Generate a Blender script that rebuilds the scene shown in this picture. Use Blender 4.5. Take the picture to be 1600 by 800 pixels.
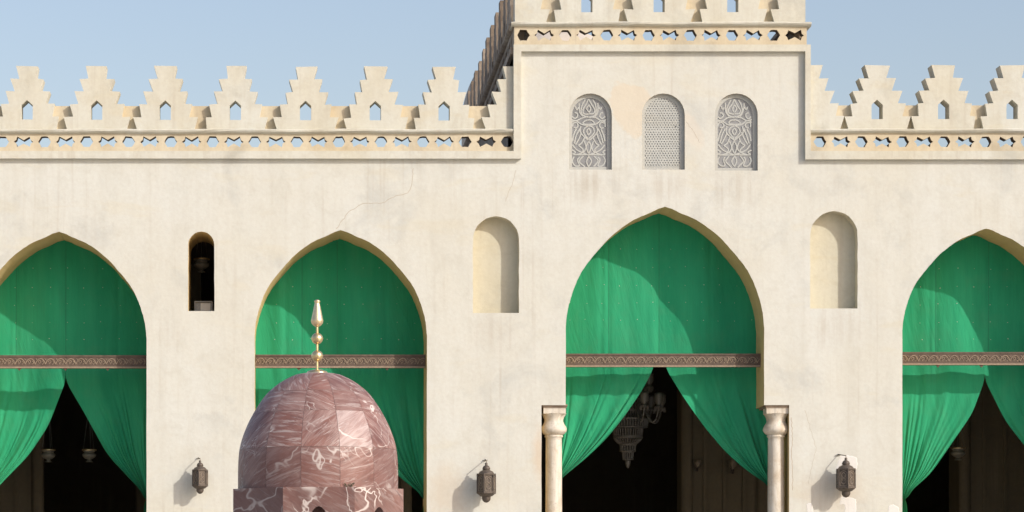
import bpy, bmesh, math, random
from math import sin, cos, pi, sqrt, radians
from mathutils import Vector, Matrix
from mathutils.geometry import tessellate_polygon

random.seed(7)
for o in list(bpy.data.objects):
    bpy.data.objects.remove(o)
scene = bpy.context.scene
C = scene.collection

# ------------------------------------------------------------------ camera, sky, sun, exposure
cam_d = bpy.data.cameras.new('camera')
cam = bpy.data.objects.new('camera', cam_d)
C.objects.link(cam)
scene.camera = cam
cam.location = (0, 0, 1.6)
cam.rotation_euler = (radians(90), 0, 0)
cam_d.sensor_width = 36
cam_d.lens = 108
cam_d.shift_x = 350 / 1600
cam_d.shift_y = 550 / 1600
cam_d.clip_start = 0.5
cam_d.clip_end = 3000

SUN_TO = Vector((1.2, -1.0, 0.86)).normalized()      # direction towards the sun
SUN_EL = math.asin(SUN_TO.z)
SUN_AZ = math.atan2(SUN_TO.x, SUN_TO.y)
world = bpy.data.worlds.new('World')
scene.world = world
world.use_nodes = True
wn = world.node_tree
for n in list(wn.nodes):
    wn.nodes.remove(n)
sky = wn.nodes.new('ShaderNodeTexSky')
sky.sky_type = 'NISHITA'
sky.sun_disc = False
sky.sun_elevation = SUN_EL
sky.sun_rotation = SUN_AZ
sky.altitude = 0
sky.air_density = 1.2
sky.dust_density = 2.3
sky.ozone_density = 0.7
bg = wn.nodes.new('ShaderNodeBackground')
bg.inputs['Strength'].default_value = 0.134
wo = wn.nodes.new('ShaderNodeOutputWorld')
tint = wn.nodes.new('ShaderNodeMix')
tint.data_type = 'RGBA'
tint.blend_type = 'MULTIPLY'
tint.inputs[0].default_value = 1.0
tint.inputs[7].default_value = (1.03, 0.965, 1.02, 1)
wn.links.new(sky.outputs[0], tint.inputs[6])
wn.links.new(tint.outputs[2], bg.inputs[0])
wn.links.new(bg.outputs[0], wo.inputs[0])

sun_d = bpy.data.lights.new('sun', 'SUN')
sun_d.energy = 2.6
sun_d.angle = radians(0.53)
sun_d.color = (1.0, 0.95, 0.87)
sun = bpy.data.objects.new('sun', sun_d)
C.objects.link(sun)
sun.location = (20, -20, 40)
sun.rotation_euler = SUN_TO.to_track_quat('Z', 'Y').to_euler()

scene.view_settings.view_transform = 'Standard'
scene.view_settings.look = 'None'
scene.view_settings.gamma = 1
scene.view_settings.use_curve_mapping = False
scene.view_settings.exposure = 0.26
scene.render.engine = 'CYCLES'
scene.cycles.max_bounces = 10
scene.cycles.diffuse_bounces = 6
scene.cycles.use_denoising = True

# ------------------------------------------------------------------ measures: facade plane at Y = 60, 80 survey units per metre
DW = 60.0
def wx(px): return (px - 450) / 80.0
def wz(py): return 1.6 + (950 - py) / 80.0
def at(px, py, d):
    k = (DW + d) / DW
    return Vector(((px - 450) / 80.0 * k, DW + d, 1.6 + (950 - py) / 80.0 * k))

# ------------------------------------------------------------------ node helpers
class NT:
    def __init__(self, name):
        self.m = bpy.data.materials.new(name)
        self.m.use_nodes = True
        self.t = self.m.node_tree
        for n in list(self.t.nodes):
            self.t.nodes.remove(n)
        self.b = self.n('ShaderNodeBsdfPrincipled')
        o = self.n('ShaderNodeOutputMaterial')
        self.t.links.new(self.b.outputs[0], o.inputs[0])
        self.out = o
    def n(self, ty, **kw):
        nd = self.t.nodes.new(ty)
        for k, v in kw.items():
            setattr(nd, k, v)
        return nd
    def l(self, a, b):
        self.t.links.new(a, b)
    def setin(self, sock, v):
        if hasattr(v, 'is_output') or isinstance(v, bpy.types.NodeSocket):
            self.l(v, sock)
        else:
            if sock.type == 'RGBA' and len(v) == 3:
                v = (*v, 1)
            sock.default_value = v
    def pos(self):
        return self.n('ShaderNodeNewGeometry').outputs['Position']
    def objc(self):
        return self.n('ShaderNodeTexCoord').outputs['Object']
    def attr(self, name, out='Vector'):
        return self.n('ShaderNodeAttribute', attribute_name=name).outputs[out]
    def mapping(self, v, scale=(1, 1, 1), loc=(0, 0, 0), rot=(0, 0, 0)):
        mp = self.n('ShaderNodeMapping')
        self.l(v, mp.inputs[0])
        mp.inputs['Location'].default_value = loc
        mp.inputs['Rotation'].default_value = rot
        mp.inputs['Scale'].default_value = scale
        return mp.outputs[0]
    def noise(self, v, scale, detail=4, rough=0.55, dist=0.0):
        x = self.n('ShaderNodeTexNoise')
        self.l(v, x.inputs['Vector'])
        x.inputs['Scale'].default_value = scale
        x.inputs['Detail'].default_value = detail
        x.inputs['Roughness'].default_value = rough
        x.inputs['Distortion'].default_value = dist
        return x.outputs[0]
    def ramp(self, f, stops, interp='LINEAR'):
        r = self.n('ShaderNodeValToRGB')
        r.color_ramp.interpolation = interp
        els = r.color_ramp.elements
        while len(els) < len(stops):
            els.new(0.5)
        for e, (p, c) in zip(els, stops):
            e.position = p
            e.color = (c, c, c, 1) if not hasattr(c, '__len__') else (*c, 1)
        self.l(f, r.inputs[0])
        return r.outputs[0]
    def mix(self, f, a, b, mode='MIX'):
        x = self.n('ShaderNodeMix', data_type='RGBA', blend_type=mode)
        self.setin(x.inputs[0], f)
        self.setin(x.inputs[6], a)
        self.setin(x.inputs[7], b)
        return x.outputs[2]
    def math(self, op, a, b=0.0, c=None):
        x = self.n('ShaderNodeMath', operation=op)
        self.setin(x.inputs[0], a)
        self.setin(x.inputs[1], b)
        if c is not None:
            self.setin(x.inputs[2], c)
        return x.outputs[0]
    def bump(self, h, strength=0.3, dist=0.02, prev=None):
        x = self.n('ShaderNodeBump')
        x.inputs['Strength'].default_value = strength
        x.inputs['Distance'].default_value = dist
        self.l(h, x.inputs['Height'])
        if prev is not None:
            self.l(prev, x.inputs['Normal'])
        return x.outputs[0]
    def done(self, color=None, rough=0.8, normal=None, **kw):
        if color is not None:
            self.setin(self.b.inputs['Base Color'], color)
        self.setin(self.b.inputs['Roughness'], rough)
        if normal is not None:
            self.l(normal, self.b.inputs['Normal'])
        for k, v in kw.items():
            self.setin(self.b.inputs[k], v)
        return self.m

def plaster(name, base, warm, dark, amount=1.0, spots=()):
    t = NT(name)
    p = t.pos()
    n1 = t.noise(p, 0.45, 6, 0.62)
    n2 = t.noise(t.mapping(p, (2.6, 2.6, 0.22)), 1.0, 5, 0.6)
    n3 = t.noise(p, 2.2, 8, 0.68, 0.6)
    n4 = t.noise(p, 14.0, 5, 0.6)
    n5 = t.noise(t.mapping(p, (1, 1, 1), loc=(7, 3, 11)), 0.9, 7, 0.66, 0.4)
    n6 = t.noise(t.mapping(p, (0.5, 0.5, 1.6), loc=(1, 9, 2)), 1.3, 6, 0.62, 0.5)
    col = t.mix(t.ramp(n1, [(0.36, 0.0), (0.66, 0.9 * amount)]), base, warm)
    col = t.mix(t.ramp(n2, [(0.46, 0.0), (0.74, 0.40 * amount)]), col, dark)
    col = t.mix(t.ramp(n3, [(0.50, 0.0), (0.70, 0.42 * amount)]), col, dark)
    # grey rain-washed smudges and sandy repaired patches
    grey = tuple((c * 0.80 + 0.03) for c in (dark[0] * 0.94, dark[1] * 1.0, dark[2] * 1.10))
    col = t.mix(t.ramp(n5, [(0.54, 0.0), (0.70, 0.42 * amount)]), col, grey)
    sand = (warm[0] * 0.98, warm[1] * 0.92, warm[2] * 0.80)
    col = t.mix(t.ramp(n6, [(0.57, 0.0), (0.66, 0.26 * amount)]), col, sand)
    col = t.mix(t.ramp(n4, [(0.35, 0.10 * amount), (0.6, 0.0)]), col, (0.35, 0.27, 0.19))
    # dribble streaks of old dirt: thin, vertical, broken up by a larger noise
    s1 = t.noise(t.mapping(p, (11, 11, 0.35)), 1.0, 3, 0.5)
    s2 = t.noise(p, 0.8, 3, 0.5)
    st = t.math('MULTIPLY', t.ramp(s1, [(0.55, 0.0), (0.72, 1.0)]), t.ramp(s2, [(0.42, 0.0), (0.64, 0.30 * amount)]))
    col = t.mix(st, col, (0.40, 0.34, 0.26))
    sep = t.n('ShaderNodeSeparateXYZ')
    t.l(p, sep.inputs[0])
    for (cx, cz, rx, rz, tilt, colr, k, soft) in spots:
        dx = t.math('SUBTRACT', sep.outputs[0], cx)
        dz = t.math('SUBTRACT', sep.outputs[2], cz)
        ex = t.math('DIVIDE', t.math('ADD', t.math('MULTIPLY', dx, cos(tilt)), t.math('MULTIPLY', dz, sin(tilt))), rx)
        ez = t.math('DIVIDE', t.math('SUBTRACT', t.math('MULTIPLY', dz, cos(tilt)), t.math('MULTIPLY', dx, sin(tilt))), rz)
        r = t.math('SQRT', t.math('ADD', t.math('MULTIPLY', ex, ex), t.math('MULTIPLY', ez, ez)))
        wob = t.math('MULTIPLY', t.math('SUBTRACT', t.noise(p, 3.5, 5, 0.6), 0.5), 0.9)
        r = t.math('ADD', r, wob)
        m = t.math('MULTIPLY', t.ramp(r, [(0.98 - soft, 1.0), (1.0, 0.0)]), k)
        if soft > 0.7:
            m = t.math('MULTIPLY', m, t.ramp(s1, [(0.44, 0.25), (0.62, 1.0)]))
        col = t.mix(m, col, colr)
    b1 = t.bump(t.noise(p, 1.3, 4, 0.6), 0.35, 0.03)
    b2 = t.bump(t.noise(p, 9.0, 8, 0.7), 0.30, 0.012, b1)
    return t.done(col, 0.92, b2, **{'Specular IOR Level': 0.2})

spots = [   # x, z, radii, tilt, colour, strength, softness: old repairs, damp and the rain streaks under the sills
    (wx(990), wz(170), 0.42, 0.62, 0.5, (0.62, 0.54, 0.41), 0.60, 0.10),
    (wx(1080), wz(205), 0.22, 0.45, 0.5, (0.63, 0.575, 0.48), 0.5, 0.30),
    (wx(924), wz(290), 0.62, 0.42, 0.0, (0.44, 0.40, 0.33), 0.50, 0.75),
    (wx(1038), wz(290), 0.60, 0.36, 0.0, (0.44, 0.40, 0.33), 0.40, 0.75),
    (wx(1150), wz(293), 0.62, 0.50, 0.0, (0.44, 0.40, 0.33), 0.50, 0.75),
    (wx(775), wz(520), 0.60, 0.50, 0.0, (0.46, 0.42, 0.35), 0.40, 0.75),
    (wx(1303), wz(512), 0.60, 0.50, 0.0, (0.46, 0.42, 0.35), 0.40, 0.75),
    (wx(845), wz(715), 0.20, 0.7, 0.1, (0.57, 0.45, 0.32), 0.55, 0.6),
    (wx(700), wz(770), 0.5, 0.7, 0.0, (0.56, 0.46, 0.34), 0.40, 0.6),
    (wx(1300), wz(770), 0.8, 0.5, 0.0, (0.57, 0.48, 0.37), 0.40, 0.6),
]
M_WALL = plaster('old_plaster', (0.612, 0.621, 0.570), (0.596, 0.587, 0.508), (0.498, 0.486, 0.419), 1.0, spots)
M_TRIM = plaster('trim_plaster', (0.608, 0.613, 0.545), (0.588, 0.564, 0.457), (0.474, 0.442, 0.345), 1.15)
M_FRIEZE = plaster('frieze_stucco', (0.614, 0.559, 0.425), (0.588, 0.506, 0.355), (0.441, 0.362, 0.240), 1.3)
M_SOFFIT = plaster('ochre_plaster', (0.60, 0.47, 0.235), (0.57, 0.43, 0.20), (0.46, 0.34, 0.15), 0.9)
M_NICHE = plaster('cream_niche_plaster', (0.581, 0.558, 0.447), (0.567, 0.525, 0.392), (0.456, 0.417, 0.301), 0.9)
M_WHITE = plaster('fresh_white_plaster', (0.70, 0.69, 0.65), (0.69, 0.675, 0.63), (0.66, 0.63, 0.57), 0.5)
M_ROOF = plaster('grey_roof_plaster', (0.42, 0.38, 0.34), (0.38, 0.34, 0.30), (0.30, 0.27, 0.24), 1.0)
M_DOME = plaster('grey_dome_plaster', (0.60, 0.54, 0.46), (0.56, 0.50, 0.42), (0.46, 0.41, 0.35), 1.0)
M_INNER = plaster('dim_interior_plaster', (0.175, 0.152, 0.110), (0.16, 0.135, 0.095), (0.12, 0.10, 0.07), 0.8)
M_SIDE = plaster('shaded_side_plaster', (0.46, 0.40, 0.33), (0.33, 0.27, 0.21), (0.15, 0.115, 0.09), 2.2)  # flank shade and sunlit bits put into a darker, blotchier tone

def simple(name, col, rough=0.6, metal=0.0, var=0.15, scale=20.0, bump=0.1, coords='obj'):
    t = NT(name)
    p = t.objc() if coords == 'obj' else t.pos()
    n = t.noise(p, scale, 5, 0.6)
    lo = tuple(c * (1 - var) for c in col)
    hi = tuple(min(1, c * (1 + var)) for c in col)
    c = t.mix(t.ramp(n, [(0.3, 0.0), (0.7, 1.0)]), lo, hi)
    return t.done(c, rough, t.bump(n, bump, 0.01), Metallic=metal)

M_HOLE_SHADE = plaster('shaded_hole_rim', (0.20, 0.155, 0.11), (0.17, 0.13, 0.09), (0.12, 0.09, 0.065), 1.2)  # dark brown paints the shade inside the frieze holes onto their rims
M_STUCCO = plaster('grille_stucco', (0.47, 0.485, 0.455), (0.44, 0.45, 0.42), (0.365, 0.375, 0.355), 0.8)
M_STUCCO_EDGE = plaster('grille_border_stucco', (0.52, 0.47, 0.39), (0.48, 0.43, 0.36), (0.36, 0.33, 0.29), 1.2)
M_PANE = simple('dusty_grey_glass', (0.235, 0.24, 0.24), 0.35, 0, 0.3, 5)
M_PANE_PALE = simple('pale_dusty_backing', (0.27, 0.28, 0.275), 0.6, 0, 0.25, 5)
M_WOOD = simple('carved_brown_wood', (0.110, 0.077, 0.055), 0.7, 0, 0.3, 9, 0.3)
M_WOODHI = simple('worn_wood_relief', (0.28, 0.215, 0.150), 0.75, 0, 0.2, 25, 0.2)
M_BRONZE = simple('dark_bronze', (0.105, 0.085, 0.068), 0.55, 0.35, 0.3, 30, 0.2)
M_BRONZEHI = simple('pale_bronze_tracery', (0.24, 0.20, 0.155), 0.5, 0.3, 0.25, 40, 0.2)
M_BRASS = simple('brushed_brass', (0.74, 0.58, 0.32), 0.32, 0.9, 0.12, 25, 0.15)
M_BRASSPALE = simple('pale_polished_metal', (0.75, 0.61, 0.38), 0.42, 0.85, 0.1, 30, 0.15)
M_ABACUS = simple('dark_wood_slab', (0.24, 0.18, 0.13), 0.8, 0, 0.3, 10, 0.3)
M_CRACK = simple('crack_line', (0.42, 0.355, 0.27), 0.95, 0, 0.1, 8, 0.0)
M_GLASSY = simple('pale_lamp_glass', (0.24, 0.235, 0.20), 0.3, 0, 0.1, 15, 0.05)
M_CRYSTAL = simple('dusty_crystal', (0.16, 0.15, 0.135), 0.3, 0, 0.25, 60, 0.2)
M_STEEL = simple('grey_steel', (0.30, 0.30, 0.29), 0.5, 0.3, 0.2, 30)
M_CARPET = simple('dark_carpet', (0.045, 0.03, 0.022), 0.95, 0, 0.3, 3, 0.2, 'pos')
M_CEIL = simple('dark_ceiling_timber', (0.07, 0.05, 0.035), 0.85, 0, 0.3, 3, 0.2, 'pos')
M_WEED = simple('weed_green', (0.045, 0.06, 0.025), 0.8, 0, 0.3, 60, 0.0)

def marble_column():
    t = NT('cream_column_marble')
    p = t.pos()
    n = t.noise(t.mapping(p, (1, 1, 0.35), rot=(0.3, 0.2, 0)), 6.0, 8, 0.65, 1.2)
    c = t.mix(t.ramp(n, [(0.35, 0.0), (0.75, 1.0)]), (0.68, 0.64, 0.555), (0.54, 0.47, 0.365))
    n2 = t.noise(p, 2.6, 6, 0.65, 0.5)
    c = t.mix(t.ramp(n2, [(0.50, 0.0), (0.66, 0.70)]), c, (0.46, 0.36, 0.24))
    st = t.noise(t.mapping(p, (16, 16, 0.8)), 1.0, 5, 0.6)
    c = t.mix(t.ramp(st, [(0.50, 0.0), (0.70, 0.55)]), c, (0.36, 0.32, 0.26))
    g = t.noise(p, 22.0, 4, 0.6)
    c = t.mix(t.ramp(g, [(0.30, 0.35), (0.42, 0.0)]), c, (0.30, 0.25, 0.19))
    return t.done(c, 0.72, t.bump(n2, 0.35, 0.02, t.bump(g, 0.2, 0.008)))
M_COLUMN = marble_column()

def red_marble(name, dark=1.0, keep=0.56, vein=0.011, pale=1.0):
    t = NT(name)
    v = t.attr('mcoord')
    tile = t.attr('tile', 'Fac')
    d = lambda c: tuple(x * dark for x in c)
    rot = t.mapping(v, (1, 1, 1), rot=(0, 0, radians(34)))
    st = t.noise(t.mapping(rot, (0.9, 5.2, 1)), 2.5, 10, 0.68, 1.0)
    st2 = t.noise(t.mapping(t.mapping(v, (1, 1, 1), loc=(5, 2, 3), rot=(0, 0, radians(24))), (1.0, 8.5, 1)), 2.6, 8, 0.66, 1.3)
    fine = t.noise(t.mapping(t.mapping(v, (1, 1, 1), rot=(0, 0, radians(40))), (1.4, 12, 1)), 3.2, 8, 0.70, 1.0)
    blot = t.noise(v, 2.2, 6, 0.62)
    base = t.mix(t.ramp(blot, [(0.35, 0.0), (0.65, 1.0)]), d((0.160, 0.062, 0.050)), d((0.275, 0.115, 0.088)))
    col = t.mix(t.ramp(st, [(0.44, 0.0), (0.60, 0.62 * pale), (0.72, 0.9 * pale)]), base, d((0.43, 0.305, 0.275)))
    col = t.mix(t.ramp(st2, [(0.54, 0.0), (0.60, 0.55 * pale), (0.68, 0.80 * pale)]), col, d((0.60, 0.515, 0.485)))
    col = t.mix(t.ramp(fine, [(0.35, 0.70), (0.45, 0.0)]), col, d((0.110, 0.048, 0.044)))
    # calcite veins: thin ridges of a warped noise, kept only in patches
    for sc, seed, w, kp in ((1.5, 0.0, vein, keep), (3.1, 4.0, vein * 1.1, keep + 0.03)):
        vv = t.mapping(v, (1, 1, 1), loc=(seed, seed * 2, seed))
        r = t.noise(vv, sc, 3, 0.5, 0.5)
        ridge = t.math('ABSOLUTE', t.math('SUBTRACT', r, 0.5))
        k = t.ramp(t.noise(vv, sc * 0.8, 2, 0.5), [(kp - 0.03, 0.0), (kp + 0.08, 1.0)])
        m = t.math('MULTIPLY', t.ramp(ridge, [(w * 0.3, 1.0), (w, 0.0)]), k)
        col = t.mix(t.math('MULTIPLY', m, 0.85), col, (0.74, 0.68, 0.63))
    pl = t.math('MULTIPLY', t.ramp(tile, [(0.60, 0.0), (0.95, 0.50)]), t.ramp(st, [(0.3, 0.3), (0.6, 1.0)]))
    col = t.mix(pl, col, (0.56, 0.46, 0.44))
    dk = t.ramp(tile, [(0.0, 0.55), (0.45, 0.0)])
    col = t.mix(dk, col, (0.125, 0.056, 0.049))
    col = t.mix(t.ramp(t.noise(t.pos(), 4.0, 5, 0.6), [(0.4, 0.02), (0.7, 0.10)]), col, (0.50, 0.42, 0.39))
    return t.done(col, t.ramp(blot, [(0.3, 0.44), (0.7, 0.58)]), t.bump(fine, 0.06, 0.004), **{'Specular IOR Level': 0.55})
M_MARBLE = red_marble('veined_red_marble', 0.84, 0.55, 0.0085, 0.85)
M_MARBLE_DARK = red_marble('dark_veined_marble', 0.66, 0.46, 0.013, 0.55)
M_JOINT = simple('marble_joint', (0.36, 0.26, 0.24), 0.8, 0, 0.2, 8)

def cloth():
    t = NT('green_canvas')
    p = t.pos()
    weave = t.noise(t.mapping(p, (34, 34, 1.2)), 1.0, 3, 0.6)
    blot = t.noise(t.mapping(p, (1.6, 1.6, 0.6)), 1.0, 4, 0.55)
    c = t.mix(t.ramp(blot, [(0.3, 0.0), (0.7, 1.0)]), (0.017, 0.295, 0.142), (0.033, 0.385, 0.186))
    c = t.mix(t.ramp(weave, [(0.35, 0.22), (0.65, 0.0)]), c, (0.016, 0.22, 0.103))
    fade = t.noise(t.mapping(p, (3.2, 3.2, 0.25), loc=(4, 1, 7)), 1.0, 3, 0.5)
    c = t.mix(t.ramp(fade, [(0.45, 0.0), (0.72, 0.30)]), c, (0.060, 0.42, 0.215))
    dust = t.noise(t.mapping(p, (1, 1, 1)), 2.5, 6, 0.65)
    c = t.mix(t.ramp(dust, [(0.50, 0.0), (0.75, 0.14)]), c, (0.12, 0.26, 0.14))
    crease = t.noise(t.mapping(t.mapping(p, (1, 1, 1), rot=(0, radians(14), 0)), (5.0, 5.0, 0.9)), 1.0, 4, 0.55, 0.6)
    b0 = t.bump(crease, 0.42, 0.05)
    m = t.done(c, 0.88, t.bump(weave, 0.25, 0.006, b0), **{'Specular IOR Level': 0.25, 'Sheen Weight': 0.08})
    tr = t.n('ShaderNodeBsdfTranslucent')
    t.l(c, tr.inputs['Color'])
    mx = t.n('ShaderNodeMixShader')
    mx.inputs[0].default_value = 0.12
    t.l(t.b.outputs[0], mx.inputs[1])
    t.l(tr.outputs[0], mx.inputs[2])
    t.l(mx.outputs[0], t.out.inputs[0])
    return m
M_CLOTH = cloth()
M_STUD = simple('pale_stud', (0.42, 0.55, 0.42), 0.6, 0, 0.3, 10)
M_SEAM = simple('curtain_seam', (0.018, 0.245, 0.115), 0.9, 0, 0.1, 10)

def stone_floor():
    t = NT('courtyard_marble')
    p = t.pos()
    br = t.n('ShaderNodeTexBrick')
    t.l(p, br.inputs['Vector'])
    br.inputs['Scale'].default_value = 1.0
    br.inputs['Color1'].default_value = (0.62, 0.575, 0.50, 1)
    br.inputs['Color2'].default_value = (0.56, 0.515, 0.445, 1)
    br.inputs['Mortar'].default_value = (0.22, 0.19, 0.16, 1)
    br.inputs['Mortar Size'].default_value = 0.01
    n = t.noise(p, 0.7, 6, 0.6)
    c = t.mix(t.ramp(n, [(0.4, 0.0), (0.7, 0.4)]), br.outputs[0], (0.46, 0.40, 0.31))
    return t.done(c, 0.45)
M_GROUND = stone_floor()

# ------------------------------------------------------------------ mesh helpers
class MB:
    """collects faces and links them as one mesh object"""
    def __init__(self):
        self.v, self.f, self.mi, self.sm = [], [], [], []
        self.mc, self.tl = None, None
    def add(self, pts, faces, mi=0, smooth=False):
        b = len(self.v)
        self.v += [tuple(p) for p in pts]
        for f in faces:
            self.f.append([b + i for i in f])
            self.mi.append(mi)
            self.sm.append(smooth)
    def box(self, x0, x1, y0, y1, z0, z1, mi=0):
        p = [(x0, y0, z0), (x1, y0, z0), (x1, y1, z0), (x0, y1, z0), (x0, y0, z1), (x1, y0, z1), (x1, y1, z1), (x0, y1, z1)]
        self.add(p, [(0, 3, 2, 1), (4, 5, 6, 7), (0, 1, 5, 4), (1, 2, 6, 5), (2, 3, 7, 6), (3, 0, 4, 7)], mi)
    def plate(self, outer, holes, y0, y1, mi=0, rim=True, hole_rim=True, back=True, T=None, hole_mi=None):
        """flat slab in XZ between depth y0 (front) and y1, with holes"""
        T = T or (lambda x, y, z: (x, y, z))
        loops = [outer] + list(holes)
        flat = [p for lp in loops for p in lp]
        tris = tessellate_polygon([[Vector((x, z, 0)) for x, z in lp] for lp in loops])
        n = len(flat)
        pts = [T(x, y0, z) for x, z in flat] + [T(x, y1, z) for x, z in flat]
        fs = []
        for t in tris:
            a, b, c = (flat[i] for i in t)
            ar = (b[0] - a[0]) * (c[1] - a[1]) - (b[1] - a[1]) * (c[0] - a[0])
            t = tuple(t) if ar > 0 else (t[0], t[2], t[1])      # seen from -Y, x right, z up: counter-clockwise
            fs.append(t)
            if back:
                fs.append((t[0] + n, t[2] + n, t[1] + n))
        b = 0
        rims = []
        for k, lp in enumerate(loops):
            L = len(lp)
            ar = sum(lp[i][0] * lp[(i + 1) % L][1] - lp[(i + 1) % L][0] * lp[i][1] for i in range(L))
            if (rim if k == 0 else hole_rim):
                for i in range(L):
                    j = (i + 1) % L
                    q = (b + i, b + j, b + j + n, b + i + n)
                    ccw = (ar > 0) == (k == 0)
                    q = q[::-1] if ccw else q
                    (rims if (k and hole_mi is not None) else fs).append(q)
            b += L
        self.add(pts, fs, mi)
        if rims:
            self.add(pts, rims, hole_mi)
    def lathe(self, prof, cx, cy, seg=32, mi=0, smooth=True, a0=0.0, caps=True):
        pts, fs = [], []
        for r, z in prof:
            for k in range(seg):
                a = a0 + 2 * pi * k / seg
                pts.append((cx + r * cos(a), cy + r * sin(a), z))
        for i in range(len(prof) - 1):
            for k in range(seg):
                k2 = (k + 1) % seg
                fs.append((i * seg + k, i * seg + k2, (i + 1) * seg + k2, (i + 1) * seg + k))
        self.add(pts, fs, mi, smooth)
        if caps:
            self.add([pts[k] for k in range(seg)], [tuple(reversed(range(seg)))], mi)
            self.add([pts[(len(prof) - 1) * seg + k] for k in range(seg)], [tuple(range(seg))], mi)
    def tube(self, path, r, seg=8, mi=0, smooth=True):
        path = [Vector(p) for p in path]
        rs = r if hasattr(r, '__len__') else [r] * len(path)
        pts, fs = [], []
        for i, p in enumerate(path):
            d = (path[min(i + 1, len(path) - 1)] - path[max(i - 1, 0)]).normalized()
            up = Vector((0, 0, 1)) if abs(d.z) < 0.9 else Vector((1, 0, 0))
            u = d.cross(up).normalized()
            w = d.cross(u)
            for k in range(seg):
                a = 2 * pi * k / seg
                pts.append(p + (u * cos(a) + w * sin(a)) * rs[i])
        for i in range(len(path) - 1):
            for k in range(seg):
                k2 = (k + 1) % seg
                fs.append((i * seg + k, i * seg + k2, (i + 1) * seg + k2, (i + 1) * seg + k))
        fs.append(tuple(range(seg)))
        fs.append(tuple((len(path) - 1) * seg + k for k in range(seg)))
        self.add(pts, fs, mi, smooth)
    def stroke(self, line, w, y0, y1, mi=0, T=None, bevel=0.5):
        """a raised ribbon following a line drawn in XZ; narrower at the top, so its edges catch light"""
        T = T or (lambda x, y, z: (x, y, z))
        n = len(line)
        if n < 2: return
        pts = []
        for i, (x, z) in enumerate(line):
            a, b = line[max(i - 1, 0)], line[min(i + 1, n - 1)]
            dx, dz = b[0] - a[0], b[1] - a[1]
            L = sqrt(dx * dx + dz * dz) or 1
            nx, nz = -dz / L * w / 2, dx / L * w / 2
            pts += [T(x + nx, y1, z + nz), T(x + nx * bevel, y0, z + nz * bevel), T(x - nx * bevel, y0, z - nz * bevel), T(x - nx, y1, z - nz)]
        fs = []
        for i in range(n - 1):
            b = 4 * i
            for k in range(3):
                fs.append((b + k, b + k + 1, b + k + 5, b + k + 4))
        fs.append((3, 2, 1, 0))
        fs.append((4 * n - 4, 4 * n - 3, 4 * n - 2, 4 * n - 1))
        self.add(pts, fs, mi)
    def build(self, name, mats, parent=None, recalc=False):
        me = bpy.data.meshes.new(name)
        off = Vector((0, 0, 0))
        if parent is not None and parent.get('_w'):
            off = Vector(parent['_w'])
        me.from_pydata([(a - off.x, b - off.y, c - off.z) for a, b, c in self.v], [], self.f)
        for m in (mats if isinstance(mats, (list, tuple)) else [mats]):
            me.materials.append(m)
        me.polygons.foreach_set('material_index', self.mi)
        me.polygons.foreach_set('use_smooth', self.sm)
        if self.mc:
            at_ = me.attributes.new('mcoord', 'FLOAT_VECTOR', 'POINT')
            at_.data.foreach_set('vector', [c for v in self.mc for c in v])
            at2 = me.attributes.new('tile', 'FLOAT', 'POINT')
            at2.data.foreach_set('value', self.tl)
        if recalc:
            bm = bmesh.new()
            bm.from_mesh(me)
            bmesh.ops.recalc_face_normals(bm, faces=bm.faces)
            bm.to_mesh(me)
            bm.free()
        me.update()
        o = bpy.data.objects.new(name, me)
        C.objects.link(o)
        if parent is not None:
            o.parent = parent
            if parent.get('_w'):
                o['_w'] = list(off)
        return o

EMPTIES = []
def thing(name, label, cat, loc=(0, 0, 0), group=None, world=False):
    """Empty at the thing's base; world=True: its parts are given in world metres"""
    o = bpy.data.objects.new(name, None)
    C.objects.link(o)
    o.location = loc
    o.empty_display_size = 0.2
    o['label'] = label
    o['category'] = cat
    if group: o['group'] = group
    if world: o['_w'] = list(loc)
    EMPTIES.append(o)
    return o
def structure(o):
    o['kind'] = 'structure'
    return o
def copy_thing(src, loc, label, group=None, rotz=0.0, scale=1.0):
    r = src.copy()
    C.objects.link(r)
    r.location = loc
    r.rotation_euler = (0, 0, rotz)
    r.scale = (scale,) * 3
    r['label'] = label
    if group: r['group'] = group
    for ch in list(src.children):
        c = ch.copy()
        C.objects.link(c)
        c.parent = r
        for g in list(ch.children):
            d = g.copy()
            C.objects.link(d)
            d.parent = c
    return r

def smooth_line(pts, sub=5):
    """Catmull-Rom through 2D points"""
    out = []
    n = len(pts)
    for i in range(n - 1):
        p0, p1, p2, p3 = pts[max(i - 1, 0)], pts[i], pts[i + 1], pts[min(i + 2, n - 1)]
        for k in range(sub):
            t = k / sub
            out.append(tuple(0.5 * (2 * p1[a] + (p2[a] - p0[a]) * t + (2 * p0[a] - 5 * p1[a] + 4 * p2[a] - p3[a]) * t * t + (3 * p1[a] - p0[a] - 3 * p2[a] + p3[a]) * t ** 3) for a in range(2)))
    out.append(tuple(pts[-1]))
    return out

def lerp_curve(pts, t):
    """y for x along sorted (x, y) points"""
    if t <= pts[0][0]: return pts[0][1]
    for (a, b), (c, d) in zip(pts, pts[1:]):
        if t <= c:
            return b + (d - b) * (t - a) / (c - a)
    return pts[-1][1]

# keel arch: half width -> drop below the apex, both in half spans
ARCH = smooth_line([(0.0, 0.0), (0.07, 0.022), (0.17, 0.070), (0.31, 0.130), (0.44, 0.215), (0.56, 0.315), (0.66, 0.425), (0.75, 0.530), (0.83, 0.64), (0.885, 0.745), (0.93, 0.86), (0.967, 0.985), (0.99, 1.10), (1.0, 1.22)], 4)
def arch_half_points(hs):
    return [(w * hs, dz * hs) for w, dz in ARCH]
def arch_drop(w, hs):
    return lerp_curve([(a, b) for a, b in ARCH], min(abs(w) / hs, 1.0)) * hs

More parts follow.
